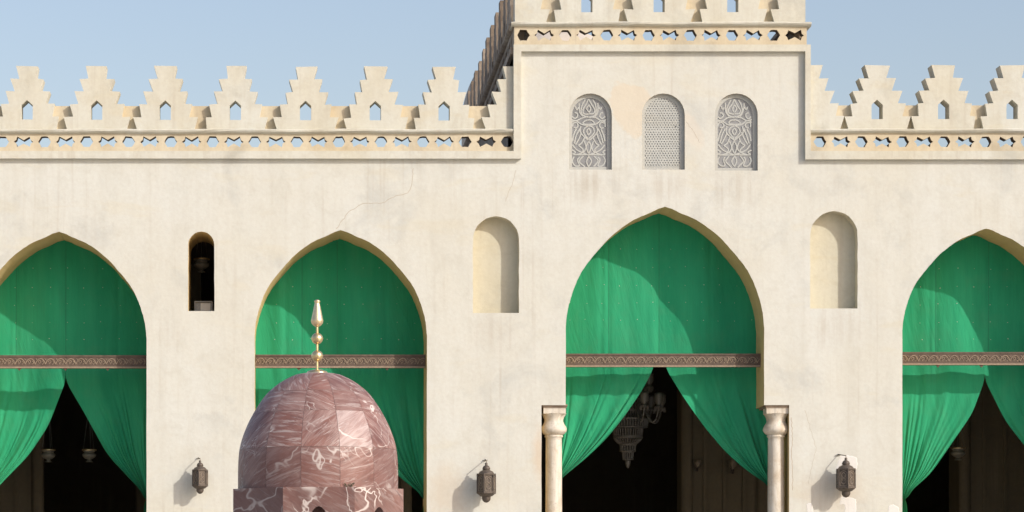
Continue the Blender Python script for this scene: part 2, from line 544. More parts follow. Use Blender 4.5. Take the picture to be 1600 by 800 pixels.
# ------------------------------------------------------------------ ground
g = MB()
g.add([(-700, -700, 0), (700, -700, 0), (700, 1500, 0), (-700, 1500, 0)], [(0, 1, 2, 3)])
structure(g.build('ground', M_GROUND))
g = MB()
g.add([(-13.5, 60.5, 0.008), (24.0, 60.5, 0.008), (24.0, 84.0, 0.008), (-13.5, 84.0, 0.008)], [(0, 1, 2, 3)])
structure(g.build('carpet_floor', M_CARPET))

# ------------------------------------------------------------------ mosque
mosque = thing('mosque', 'cream plastered mosque arcade with stepped battlements and four pointed arches hung with green cloth', 'mosque', (7.28, 60, 0), world=True)
XL, XR = -320, 2150
TL, TR = 803.5, 1260.5          # transept edges
WT = 1.7                        # wall thickness

ARCHES = [  # centre, apex, half span, curtain depth, beam depth
    dict(cx=92, top=362, hs=137, d=1.42, bd=0.52, bt=556, bb=575),
    dict(cx=532.5, top=359.5, hs=134.5, d=1.40, bd=0.52, bt=555, bb=574.5),
    dict(cx=1039, top=323, hs=155, d=1.02, bd=0.42, bt=553.5, bb=573),
    dict(cx=1541, top=357, hs=131, d=1.08, bd=0.46, bt=551, bb=570),
]
def arch_loop(a):
    """hole outline in metres, from the left foot over the apex to the right foot"""
    hp = arch_half_points(a['hs'])
    L, R = [], []
    for w, dz in hp:
        R.append((wx(a['cx'] + w), wz(a['top'] + dz)))
        if w > 0: L.append((wx(a['cx'] - w), wz(a['top'] + dz)))
    loop = list(reversed(L)) + R
    if a['cx'] == 1039:
        xl, xr = wx(a['cx'] - a['hs']), wx(a['cx'] + a['hs'])
        zn = wz(633)
        return [(wx(846), 0.02), (wx(846), zn), (xl, zn)] + loop + [(xr, zn), (wx(1233), zn), (wx(1233), 0.02)]
    return [(loop[0][0], 0.02)] + loop + [(loop[-1][0], 0.02)]
def round_top(x0, x1, ytop, ybot, n=14):
    """round-headed opening, survey units -> metres"""
    r = (x1 - x0) / 2
    c = (x0 + x1) / 2
    pts = [(wx(x0), wz(ybot)), (wx(x0), wz(ytop + r))]
    for k in range(1, n):
        a = pi - pi * k / n
        pts.append((wx(c + r * cos(a)), wz(ytop + r - r * sin(a))))
    pts += [(wx(x1), wz(ytop + r)), (wx(x1), wz(ybot))]
    return pts
SLIT = round_top(294, 335, 362, 486)
NICHE1 = round_top(739, 811, 338, 489)
NICHE2 = round_top(1266, 1340, 330, 482)
WINS = [round_top(889, 956, 146, 265), round_top(1003, 1070, 146, 265), round_top(1117, 1184, 146, 266.5)]
def wobble(loop, amp=0.003, step=0.35):
    out = []
    for i, (a, b) in enumerate(zip(loop, loop[1:])):
        n = max(1, int(math.hypot(b[0] - a[0], b[1] - a[1]) / step))
        for k in range(n):
            t = k / n
            e = 0 if (i == 0 and k == 0) else amp
            out.append((a[0] + (b[0] - a[0]) * t + random.uniform(-e, e), a[1] + (b[1] - a[1]) * t + random.uniform(-e, e)))
    out.append(loop[-1])
    return out
loops = [wobble(arch_loop(a)) for a in ARCHES]
SLIT, NICHE1, NICHE2 = wobble(SLIT, 0.004, 0.2), wobble(NICHE1, 0.006, 0.2), wobble(NICHE2, 0.006, 0.2)

# niche 1 straddles the transept line, so the lower wall is one sheet from wing to wing and the tower stands on it
m = MB()
m.plate([(wx(XL), 0.0), (wx(XR), 0.0), (wx(XR), wz(240)), (wx(TR), wz(240)), (wx(TL), wz(240)), (wx(XL), wz(240))],
        loops + [SLIT, NICHE1, NICHE2] + [], 60.0, 60.0 + WT, rim=True, hole_rim=False)
# the windows cross the 240 line: cut them by building the tower wall around them
m.v, m.f, m.mi, m.sm = [], [], [], []
def poly_wall(y0, y1):
    outer = [(wx(XL), 0.0), (wx(XR), 0.0), (wx(XR), wz(240)), (wx(TR), wz(240)), (wx(TR), wz(73)), (wx(TL), wz(73)), (wx(TL), wz(240)), (wx(XL), wz(240))]
    m.plate(outer, loops + [SLIT, NICHE1, NICHE2] + WINS, y0, y1, rim=True, hole_rim=False)
poly_wall(60.0, 60.0 + WT)
m.build('wall', M_WALL, mosque)

def reveal(loop, y0, y1, name, mat, closed=False, back=None):
    b = MB()
    n = len(loop)
    pts = [(x, y0, z) for x, z in loop] + [(x, y1, z) for x, z in loop]
    fs = [(i, i + 1, i + 1 + n, i + n) for i in range(n - 1)]
    if closed: fs.append((n - 1, 0, n, 2 * n - 1))
    b.add(pts, fs)
    if back is not None:
        tris = tessellate_polygon([[Vector((x, z, 0)) for x, z in loop]])
        b.add([(x, y1, z) for x, z in loop], [tuple(t) for t in tris])
    return b.build(name, mat, mosque, recalc=False)

for a, lp in zip(ARCHES, loops):
    reveal(lp, 60.0, 60.0 + WT, 'arch_soffit', M_SOFFIT)
reveal(SLIT, 60.0, 60.0 + WT, 'slit_window', M_SOFFIT, True)
reveal(NICHE1, 60.0, 60.28, 'niche', M_NICHE, True, back=True)
reveal(NICHE2, 60.0, 60.28, 'niche', M_NICHE, True, back=True)

# raised moulding: along the wings, up and over the transept panel
m = MB()
m.plate([(wx(XL), wz(237)), (wx(802), wz(237)), (wx(802), wz(71)), (wx(1265.5), wz(71)), (wx(1265.5), wz(237)), (wx(XR), wz(237)),
         (wx(XR), wz(250)), (wx(1257), wz(250)), (wx(1257), wz(81.5)), (wx(814), wz(81.5)), (wx(814), wz(249)), (wx(XL), wz(248.5))], [], 59.9, 60.02)
m.build('raised_moulding', M_TRIM, mosque)

# ---- pierced frieze, lip, merlons
def star_hole(cx, cy, r=9.9):
    pts = []
    for k in range(12):
        a = 2 * pi * k / 12
        rr = (r if k % 2 == 0 else r * 0.87) * random.uniform(0.94, 1.05)
        pts.append((cx + rr * cos(a), cy + rr * sin(a) * 0.97))
    return pts
def bow_hole(cx, cy, s=1.06):
    j = lambda: random.uniform(-0.5, 0.5)
    half = [(-14.2, 0), (-10.6, -2.6), (-9.2, -7.8), (0, -2.6), (9.2, -7.8), (10.6, -2.6), (14.2, 0), (10.6, 2.6), (9.2, 7.8), (0, 2.6), (-9.2, 7.8), (-10.6, 2.6)]
    return [(cx + x * s + j(), cy + y * s + j()) for x, y in half]
def frieze(x0, x1, ytop, ybot, first, pitch, start_star, T=None, y0=60.0, y1=60.22, mat=None):
    holes = []
    c, k = first, 0
    cy = (ytop + ybot) / 2 - 0.5
    while c < x1 - 6:
        if c > x0 + 8:
            h = star_hole(c, cy) if (k % 2 == 0) == start_star else bow_hole(c, cy)
            if min(p[0] for p in h) > x0 + 1 and max(p[0] for p in h) < x1 - 1:
                holes.append([(wx(x), wz(y)) for x, y in h])
        c += pitch
        k += 1
    b = MB()
    b.plate([(wx(x0), wz(ybot)), (wx(x1), wz(ybot)), (wx(x1), wz(ytop)), (wx(x0), wz(ytop))], holes, y0, y1, T=T, hole_mi=1)  # hole rims use the second slot, with shade in its colour
    return b.build('pierced_frieze', [mat or M_FRIEZE, M_HOLE_SHADE], mosque)

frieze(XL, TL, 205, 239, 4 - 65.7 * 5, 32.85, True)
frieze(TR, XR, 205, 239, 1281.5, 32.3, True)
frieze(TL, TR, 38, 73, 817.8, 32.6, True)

def lip(pts_x0, pts_x1, yt, yb, T=None, name='cornice_lip', mat=None, e=0.0):
    b = MB()
    # moulded profile, (depth, height)
    prof = [(59.985, yb), (59.945, yb - 1.2), (59.92, yb - 2.8), (59.91, yt + 1.4), (59.915, yt + 0.4), (59.93, yt - 0.3), (60.42, yt - 0.3), (60.42, yb)]
    T_ = T or (lambda x, y, z: (x, y, z))
    n = max(2, int((pts_x1 - pts_x0) / 22))
    pts = []
    for i in range(n + 1):
        px = pts_x0 + (pts_x1 - pts_x0) * i / n
        w = 0.45 * sin(px * 0.031) + random.uniform(-0.25, 0.25)
        for d, y in prof:
            pts.append(T_(wx(px), d + (random.uniform(-0.006, 0.006) if d < 60 else 0), wz(y + w)))
    K = len(prof)
    fs = []
    for i in range(n):
        for k in range(K):
            k2 = (k + 1) % K
            fs.append((i * K + k, i * K + k2, (i + 1) * K + k2, (i + 1) * K + k))
    fs.append(tuple(range(K)))
    fs.append(tuple(n * K + k for k in range(K)))
    b.add(pts, fs)
    return b.build(name, mat or M_TRIM, mosque, recalc=True)
lip(XL, 801.5, 202.6, 209)
lip(1266, XR, 202.3, 208.5)
lip(798.5, 1267, 35.3, 41.5)

def merlon_profile(c, base, s=1.0, clip=None, j=0.55, s0=None):
    """stepped battlement outline in survey units; clip: -1 left half only, +1 right half only"""
    rows = [(0.2, 45.0, 51.0), (20.6, 37.5, 41.5), (40.5, 28.2, 34.6), (60.2, 20.0, 26.6), (80.0, 12.8, 18.0)]   # height of the row's foot, foot half width, head half width
    tops = [20.6, 40.5, 60.2, 80.0, 100.2]
    right = []
    for (h0, w0, w1), h1 in zip(rows, tops):
        q = (s0 or s) if h0 < 5 else (s if h0 > 30 or s0 is None else (s + s0) / 2)
        right += [(w0 * q, h0), (w1 * q, h1)]
    jj = lambda: random.uniform(-j, j)
    R = [(c + w + jj(), base - h + jj() * 0.7) for w, h in right]
    L = [(c - w + jj(), base - h + jj() * 0.7) for w, h in right]
    R[0] = (R[0][0], base); L[0] = (L[0][0], base)
    if clip == -1: return L[::-1] + [(c, base)] if False else [(c, base - right[-1][1])] + L[::-1] + [(c, base)]
    if clip == 1: return [(c, base)] + R + [(c, base - right[-1][1])]
    for side, sg in ((R, -1), (L, 1)):
        for q in (1, 3, 5, 7, 9):
            if random.random() < 0.22:
                side[q] = (side[q][0] + sg * random.uniform(1.0, 3.2), side[q][1] + random.uniform(0.0, 1.8))
    return R + L[::-1]
def merlon(c, base, s=1.0, clip=None, hole=True, T=None, thick=0.38, mat=None, s0=None):
    s *= random.uniform(0.98, 1.02)
    prof = merlon_profile(c, base, s, clip, s0=s0, j=0.85)
    hs = []
    if hole and clip is None:
        w = 8.8
        hx = c - 0.5
        hs = [[(wx(x), wz(y)) for x, y in ((hx - w, base - 16), (hx + w, base - 16), (hx + w, base - 38.5), (hx, base - 46.5), (hx - w, base - 38.5))]]
    b = MB()
    b.plate([(wx(x), wz(y)) for x, y in prof], hs, 60.0 + random.uniform(-0.006, 0.012), 60.0 + thick, T=T)
    return b.build('merlon', mat or M_TRIM, mosque)
def backing(cs, base, T=None, mat=None, halfgap=24):
    for c0, c1 in zip(cs, cs[1:]):
        b = MB()
        x0, x1 = c0 + halfgap, c1 - halfgap
        b.plate([(wx(x0), wz(base)), (wx(x1), wz(base)), (wx(x1), wz(base - 39.0)), (wx(x0), wz(base - 39.0))], [], 60.13, 60.36, T=T)
        b.build('parapet_backing', mat or M_FRIEZE, mosque)

left_c = [-66, 42.8, 151.5, 258.6, 368.2, 478, 587, 694.5]
for i, c in enumerate(left_c):
    merlon(c, 202.4 + i * 0.25)
merlon(803.4, 203.6, clip=-1)
backing(left_c + [803.4], 203)
right_c = [1371.2, 1475, 1582, 1690]
for c in right_c:
    merlon(c, 202.0, s=1.1, s0=1.01)
merlon(1266.5, 202.0, s=1.08, s0=1.02, clip=1)
backing([1266] + right_c, 202)
tower_c = [917.6, 1030.5, 1145.5]
for c in tower_c:
    merlon(c, 35.0, s=1.08)
merlon(804.5, 35.0, s=1.08, clip=1)
merlon(1258.5, 35.0, s=1.08, clip=-1)
backing([804.5] + tower_c + [1258.5], 35)

# transept flanks, running back from the facade
def flank(xpx, sgn):
    """sgn -1: outward face looks to -X"""
    X = wx(xpx)
    def T(x, y, z):
        # local x runs back along +Y from the corner, local depth 60.. goes inward
        return (X - sgn * (y - 60.0), 60.0 + x, z)
    return T
def flank_part(T, mat, merl, Xpx):
    Lm = 17.0
    b = MB()
    b.plate([(0.01, 9.9), (Lm, 9.9), (Lm, wz(73)), (0.01, wz(73))], [], 60.0, 60.5, T=T)
    b.build('flank_wall', mat, mosque)
    # frieze, in survey units along the flank: x px = 450 + 80 * m
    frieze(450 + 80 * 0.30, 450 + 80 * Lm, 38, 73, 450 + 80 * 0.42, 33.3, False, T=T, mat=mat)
    lip(450 + 1.5, 450 + 80 * Lm, 35.3, 41.5, T=T, mat=mat)
    if merl:
        cs = [450 + 80 * (0.02 + 1.42 * k) for k in range(0, 13)]
        for c in cs[1:-1]:
            merlon(c, 35.0, s=1.08, T=T, mat=mat)
        backing(cs[1:-1], 35, T=T, mat=mat)
        bb = MB()
        bb.plate([(Lm - 17.0, wz(84)), (Lm, wz(84)), (Lm, wz(73.5)), (Lm - 17.0, wz(73.5))], [], 59.93, 60.02, T=T)
        bb.build('flank_moulding', mat, mosque)
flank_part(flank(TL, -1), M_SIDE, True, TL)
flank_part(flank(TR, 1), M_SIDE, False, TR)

# roofs and the hidden rest of the building
m = MB()
m.box(wx(XL), wx(TL) - 0.003, 61.7, 86, 10.05, 10.32)
m.box(wx(TR) + 0.003, wx(XR), 61.7, 86, 10.05, 10.32)
m.box(wx(TL) + 0.50, wx(TR) - 0.50, 61.7, 86, 12.1, 12.35)
m.build('roof', M_ROOF, mosque)
m = MB()
m.box(wx(XL) + 0.3, wx(XR) - 0.3, 61.703, 84, 9.9, 10.045)
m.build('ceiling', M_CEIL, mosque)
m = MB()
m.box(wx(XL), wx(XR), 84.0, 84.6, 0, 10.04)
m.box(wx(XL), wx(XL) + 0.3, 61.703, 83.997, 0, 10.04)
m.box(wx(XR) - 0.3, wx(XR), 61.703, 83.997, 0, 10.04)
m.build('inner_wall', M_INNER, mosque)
# tower interior is closed behind the three windows
m = MB()
m.box(wx(TL) + 0.51, wx(TR) - 0.51, 64.0, 64.3, 10.33, 12.09)
m.build('tower_back_wall', M_INNER, mosque)

# main dome behind the transept
R = 2.53
dc = at(866, 190.6, 24.1)
prof = [(R, 12.36), (R, dc.z)]
prof = [(R + 0.02, 12.36)] + [(R * cos(t), dc.z + R * 1.0 * sin(t)) for t in [k * pi / 2 / 20 for k in range(21)]]
prof[-1] = (0.01, dc.z + R)
m = MB()
m.lathe(prof, dc.x, dc.y, 64)
m.build('dome', M_DOME, mosque)

# interior piers with engaged shafts
def pier(x0, x1, y0, y1):
    b = MB()
    b.box(x0, x1, y0, y1, 0.01, 9.88)
    for cx in (x0 + 0.03, x1 - 0.03):
        b.lathe([(0.13, 0.012), (0.13, 6.2), (0.2, 6.5), (0.2, 6.7)], cx, y0 - 0.02, 14)
    for k in range(1, 4):
        px_ = x0 + (x1 - x0) * k / 4
        b.box(px_ - 0.04, px_ + 0.04, y0 - 0.04, y0 - 0.001, 0.012, 7.5)
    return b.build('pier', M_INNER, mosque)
pier(-7.3, -5.35, 66.0, 67.4)
pier(8.6, 10.3, 66.5, 67.9)
pier(14.5, 16.3, 66.0, 67.4)
pier(1.2, 2.6, 67.0, 68.4)
for x in (-3.6, 4.6, 11.6, 18.0):
    pier(x, x + 1.5, 74.0, 75.4)

# ---- the three stucco windows
Z1 = 5.714
def win_local(wi):
    x0 = (889, 1003, 1117)[wi]
    return lambda zx, zy: (wx(x0 - 9 + zx / Z1), wz(135 + zy / Z1))
HALF = [
    [(232, 108), (212, 150), (190, 182), (178, 212), (192, 236), (232, 240)],
    [(232, 160), (214, 192), (232, 226)],
    [(198, 112), (172, 160), (162, 210), (180, 250), (214, 268), (232, 268)],
    [(148, 140), (150, 190), (157, 230), (182, 262)],
    [(112, 170), (128, 200), (140, 180)],
    [(84, 262), (106, 282), (132, 262), (126, 234), (102, 228)],
    [(76, 290), (120, 300), (172, 274), (232, 264)],
    [(76, 312), (120, 302), (175, 334), (232, 338)],
    [(86, 356), (92, 324), (120, 316), (138, 340), (122, 366), (102, 360)],
    [(232, 292), (200, 300), (182, 326), (232, 332)],
    [(232, 345), (196, 362), (182, 400), (204, 432), (232, 462)],
    [(232, 366), (214, 396), (232, 428)],
    [(162, 348), (156, 400), (190, 442), (232, 478)],
    [(150, 372), (122, 430), (102, 502)],
    [(120, 374), (98, 430), (84, 486)],
    [(166, 404), (142, 460), (116, 512)],
    [(192, 452), (168, 500), (138, 520)],
    [(232, 482), (210, 532), (232, 596)],
    [(190, 480), (206, 540), (180, 582), (118, 606)],
    [(88, 512), (132, 562), (232, 608)],
    [(140, 522), (180, 558), (160, 592)],
    [(80, 560), (110, 580), (90, 604), (232, 606)],
    [(232, 616), (210, 664), (232, 712)],
    [(182, 618), (150, 660), (184, 700), (206, 722)],
    [(100, 620), (84, 660), (110, 702), (150, 700), (132, 650), (152, 624)],
]
wy = 60.085
for wi, lp in enumerate(WINS):
    cxm = sum(p[0] for p in lp) / len(lp)
    win = MB()
    n = len(lp)
    win.add([(x, 60.0, z) for x, z in lp] + [(x, 60.18, z) for x, z in lp], [(i, (i + 1) % n, (i + 1) % n + n, i + n) for i in range(n)])
    wobj = win.build('window', M_STUCCO_EDGE, mosque)
    x0 = (889, 1003, 1117)[wi]; yb = (265, 265, 266.5)[wi]
    inner = round_top(x0 + 5.5, x0 + 60.0, 152, yb - 5.0)
    inner = [(x, z) for x, z in inner]
    b = MB()
    b.plate([(x * 1.0, z) for x, z in lp], [inner], wy, wy + 0.0095)
    L = win_local(wi)
    def inside(px, pz):
        r = 27.25 / 80; c = wx(x0 + 32.75); zc = wz(152 + 27.25)
        if pz < wz(yb - 5.0) or abs(px - c) > r + 0.01: return False
        return pz <= zc or (px - c) ** 2 + (pz - zc) ** 2 < (r + 0.01) ** 2
    def draw(line, w):
        e = random.uniform(0.0, 0.004)
        run = []
        for q in list(line) + [None]:
            if q is not None and inside(*q):
                run.append(q)
            else:
                if len(run) > 1: b.stroke(run, w, wy + 0.001 + e, wy + 0.0095 + e * 0.2, bevel=0.92)
                run = []
    if wi != 1:
        for ln in HALF:
            for s in (1, -1):
                pts = [(232 + s * (x - 232) + random.uniform(-3, 3), y + random.uniform(-3, 3)) for x, y in ln]
                sm = smooth_line(pts, 4)
                draw([L(x, y) for x, y in sm], 0.027)
    else:
        step = 0.046
        xa, xb, za, zb = wx(1003), wx(1070), wz(265), wz(146)
        for ang in (0, 60, 120):
            dx, dz = cos(radians(ang)), sin(radians(ang))
            for k in range(-30, 31):
                off = (k + 0.5 * (ang == 0)) * step
                ox, oz = (xa + xb) / 2 - dz * off, (za + zb) / 2 + dx * off
                draw([(ox + dx * t * 0.02, oz + dz * t * 0.02) for t in range(-60, 61)], 0.020 + (0.012 if (ang == 0 and k % 4 == 0) else 0.006 * (random.random() - 0.5)))
    b.build('grille', [M_STUCCO], wobj)
    p = MB()
    p.plate(lp, [], wy + 0.0115, wy + 0.03)
    p.build('pane', M_PANE if wi != 1 else M_PANE_PALE, wobj)

# ---- tie beams with carved scrolls
def tie_beam(a, pegs):
    d = a['bd']
    k = (DW + d) / DW
    hs = a['hs']
    x0, x1 = wx(a['cx'] - hs) + 0.005, wx(a['cx'] + hs) - 0.005
    zt, zb = 1.6 + (950 - a['bt']) / 80 * k, 1.6 + (950 - a['bb']) / 80 * k
    y = DW + d
    b = MB()
    b.box(x0, x1, y, y + 0.16, zb, zt)
    h = zt - zb
    b.box(x0, x1, y - 0.012, y - 0.0005, zt - 0.022, zt + 0.012)
    b.box(x0, x1, y - 0.012, y - 0.0005, zb - 0.004, zb + 0.028, 1)
    zc = (zt + zb) / 2 + 0.004
    per = 0.40
    n = int((x1 - x0) / per) + 1
    for i in range(n):
        xs = x0 + i * per
        def put(pts, w=0.017):
            ln = [(xs + u * per, zc + v * h) for u, v in smooth_line(pts, 4)]
            ln = [q for q in ln if q[0] < x1 - 0.01]
            if len(ln) > 1: b.stroke(ln, w * random.uniform(0.85, 1.2), y - 0.012, y - 0.0005, 1)
        sg = 1
        put([(0, -0.22), (0.12, 0.12), (0.28, 0.24), (0.42, 0.1), (0.5, -0.2)])
        put([(0.5, -0.2), (0.62, 0.12), (0.78, 0.24), (0.92, 0.1), (1.0, -0.22)])
        put([(0.18, -0.2), (0.28, 0.0), (0.22, 0.1), (0.15, 0.0), (0.2, -0.08)], 0.013)
        put([(0.68, -0.2), (0.78, 0.0), (0.72, 0.1), (0.65, 0.0), (0.7, -0.08)], 0.013)
        put([(0.34, -0.22), (0.42, -0.1), (0.36, 0.08)], 0.013)
        put([(0.84, -0.22), (0.92, -0.1), (0.86, 0.08)], 0.013)
        put([(0.04, 0.25), (0.1, 0.12)], 0.013)
        put([(0.47, 0.25), (0.55, 0.1)], 0.013)
    beam = b.build('tie_beam', [M_WOOD, M_WOODHI], mosque)
    for px in pegs:
        q = MB()
        x = wx(px) * k
        q.plate([(x - 0.05, zb + 0.001), (x - 0.02, zb - 0.03), (x, zb - 0.055), (x + 0.02, zb - 0.03), (x + 0.05, zb + 0.001)], [], y + 0.01, y + 0.04)
        q.build('peg', M_WOOD, beam)
for a, pg in zip(ARCHES, ([30, 102, 168], [467, 605], [], [1466, 1534])):
    tie_beam(a, pg)

# ---- the two columns of the central arch
def column(cx_px, y, name_label=None):
    cx = wx(cx_px) * (y / DW)
    S = 80.0
    z = lambda py: 1.6 + (950 - py) / 80 * (y / DW)
    root = MB()
    root.lathe([(0.25, 0.02), (0.25, 0.25), (0.20, 0.32), (0.175, 0.45), (0.172, 2.0), (0.158, z(690)), (0.157, z(684)), (0.178, z(683)), (0.18, z(681)), (0.165, z(679.5))], cx, y, 36)
    sh = root.build('column', M_COLUMN, mosque)
    c = MB()
    cp = smooth_line([(0.165, z(680.0)), (0.20, z(678.5)), (0.243, z(675)), (0.256, z(671.5)), (0.240, z(667)), (0.205, z(662.5)), (0.186, z(658.5)), (0.196, z(653.5)), (0.228, z(648.8)), (0.25, z(646.6))], 4)
    c.lathe(cp, cx, y, 36)
    w = 0.218
    c.box(cx - w, cx + w, y - w, y + w, z(647.2), z(638.2))
    c.build('capital', M_COLUMN, sh)
    ab = MB()
    w = 0.236
    ab.box(cx - w, cx + w, y - w, y + w * 2.6, z(638.1), z(635.8))
    ab.box(cx - w - 0.012, cx + w + 0.012, y - w - 0.012, y + w * 2.6, z(635.7), z(633.2))
    ab.build('abacus', M_ABACUS, sh)
column(865.2, 60.27)
column(1212.5, 60.27)

# ---- cracks and plaster patches on the face of the wall
def crack(pts, w=0.011):
    b = MB()
    ln = []
    for (x0, y0), (x1, y1) in zip(pts, pts[1:]):
        L = max(2, int(math.hypot(x1 - x0, y1 - y0) / 4))
        for k in range(L):
            t = k / L
            ln.append((wx(x0 + (x1 - x0) * t + random.uniform(-0.9, 0.9)), wz(y0 + (y1 - y0) * t + random.uniform(-0.9, 0.9))))
    b.stroke(ln, w, 59.9985, 60.0005)
    b.build('crack', M_CRACK, mosque)
crack([(525, 358), (545, 331), (560, 322), (567, 317), (598, 317.5), (615, 307), (638, 302), (641, 296), (644, 281), (646, 258)])
crack([(1237, 652), (1238, 690), (1236, 712), (1239, 735), (1238, 770)], 0.014)
crack([(806, 266), (801, 285), (794, 302), (789, 318)], 0.008)
crack([(1072, 190), (1084, 205), (1094, 226)], 0.008)
crack([(1258, 640), (1275, 700), (1262, 760)], 0.006)

def patch(pts, label=None):
    b = MB()
    sm = smooth_line(pts + [pts[0]], 4)[:-1]
    ax = [(wx(x + random.uniform(-1.1, 1.1)), wz(y + random.uniform(-1.1, 1.1))) for x, y in sm]
    cx, cz = sum(p[0] for p in ax) / len(ax), sum(p[1] for p in ax) / len(ax)
    n = len(ax)
    inner = [(cx + (x - cx) * 0.86, cz + (z - cz) * 0.86) for x, z in ax]
    tr = tessellate_polygon([[Vector((x, z, 0)) for x, z in inner]])
    b.add([(x, 59.9965, z) for x, z in inner], [tuple(t) for t in tr])
    b.add([(x, 60.001, z) for x, z in ax] + [(x, 59.9965, z) for x, z in inner], [(i, (i + 1) % n, (i + 1) % n + n, i + n) for i in range(n)])
    b.build('plaster_patch', M_WHITE, mosque, recalc=True)
patch([(1313, 712), (1325, 711), (1336, 713), (1341, 722), (1339, 733), (1328, 737), (1318, 740), (1305, 736), (1308, 724)])
patch([(1313, 777), (1322, 775), (1336, 779), (1338, 788), (1337, 803), (1330, 812), (1321, 806), (1319, 789), (1312, 787)])
patch([(1260, 788), (1268, 786), (1271, 797), (1268, 812), (1262, 806)])
patch([(1389, 790), (1395, 788), (1406, 796), (1404, 808), (1392, 812), (1387, 801)])

# ------------------------------------------------------------------ curtains
CURT = [
    dict(label='green curtain in the leftmost arch, cropped by the left edge of the photo',
         mid=103, meet=596, left=[(0, 103), (596, 103), (667, 75), (712, 45), (758, 0), (790, -26)], right=[(0, 103), (596, 103), (647, 133), (682, 152), (712, 169), (754, 208), (772, 226)], tie=(790, 774), studs=(-30, 13, 27)),
    dict(label='green curtain in the arch directly behind the marble dome and brass finial',
         mid=532, meet=598, left=[(0, 532), (598, 532), (650, 506), (700, 470), (745, 425), (774, 402)], right=[(0, 532), (598, 532), (650, 558), (700, 586), (745, 622), (774, 661)], tie=(775, 775), studs=(403, 13, 27.3)),
    dict(label='green curtain in the tallest arch, between the two marble columns',
         mid=1031, meet=560, left=[(0, 1024), (574, 1022), (610, 1003), (650, 976), (686, 947), (717, 915), (748, 876), (760, 866)], right=[(0, 1038), (574, 1039), (620, 1067), (667, 1100), (705, 1132), (735, 1165), (752, 1191), (762, 1206)], tie=(760, 762), studs=(890, 13, 26)),
    dict(label='green curtain in the rightmost arch, cropped by the right edge of the photo',
         mid=1538.5, meet=593, left=[(0, 1538.5), (593, 1538.5), (647, 1518), (699, 1482), (741, 1453), (772, 1417)], right=[(0, 1538.5), (593, 1538.5), (657, 1570), (696, 1600), (740, 1635), (772, 1664)], tie=(773, 773), studs=(1412, 10, 27.2)),
]
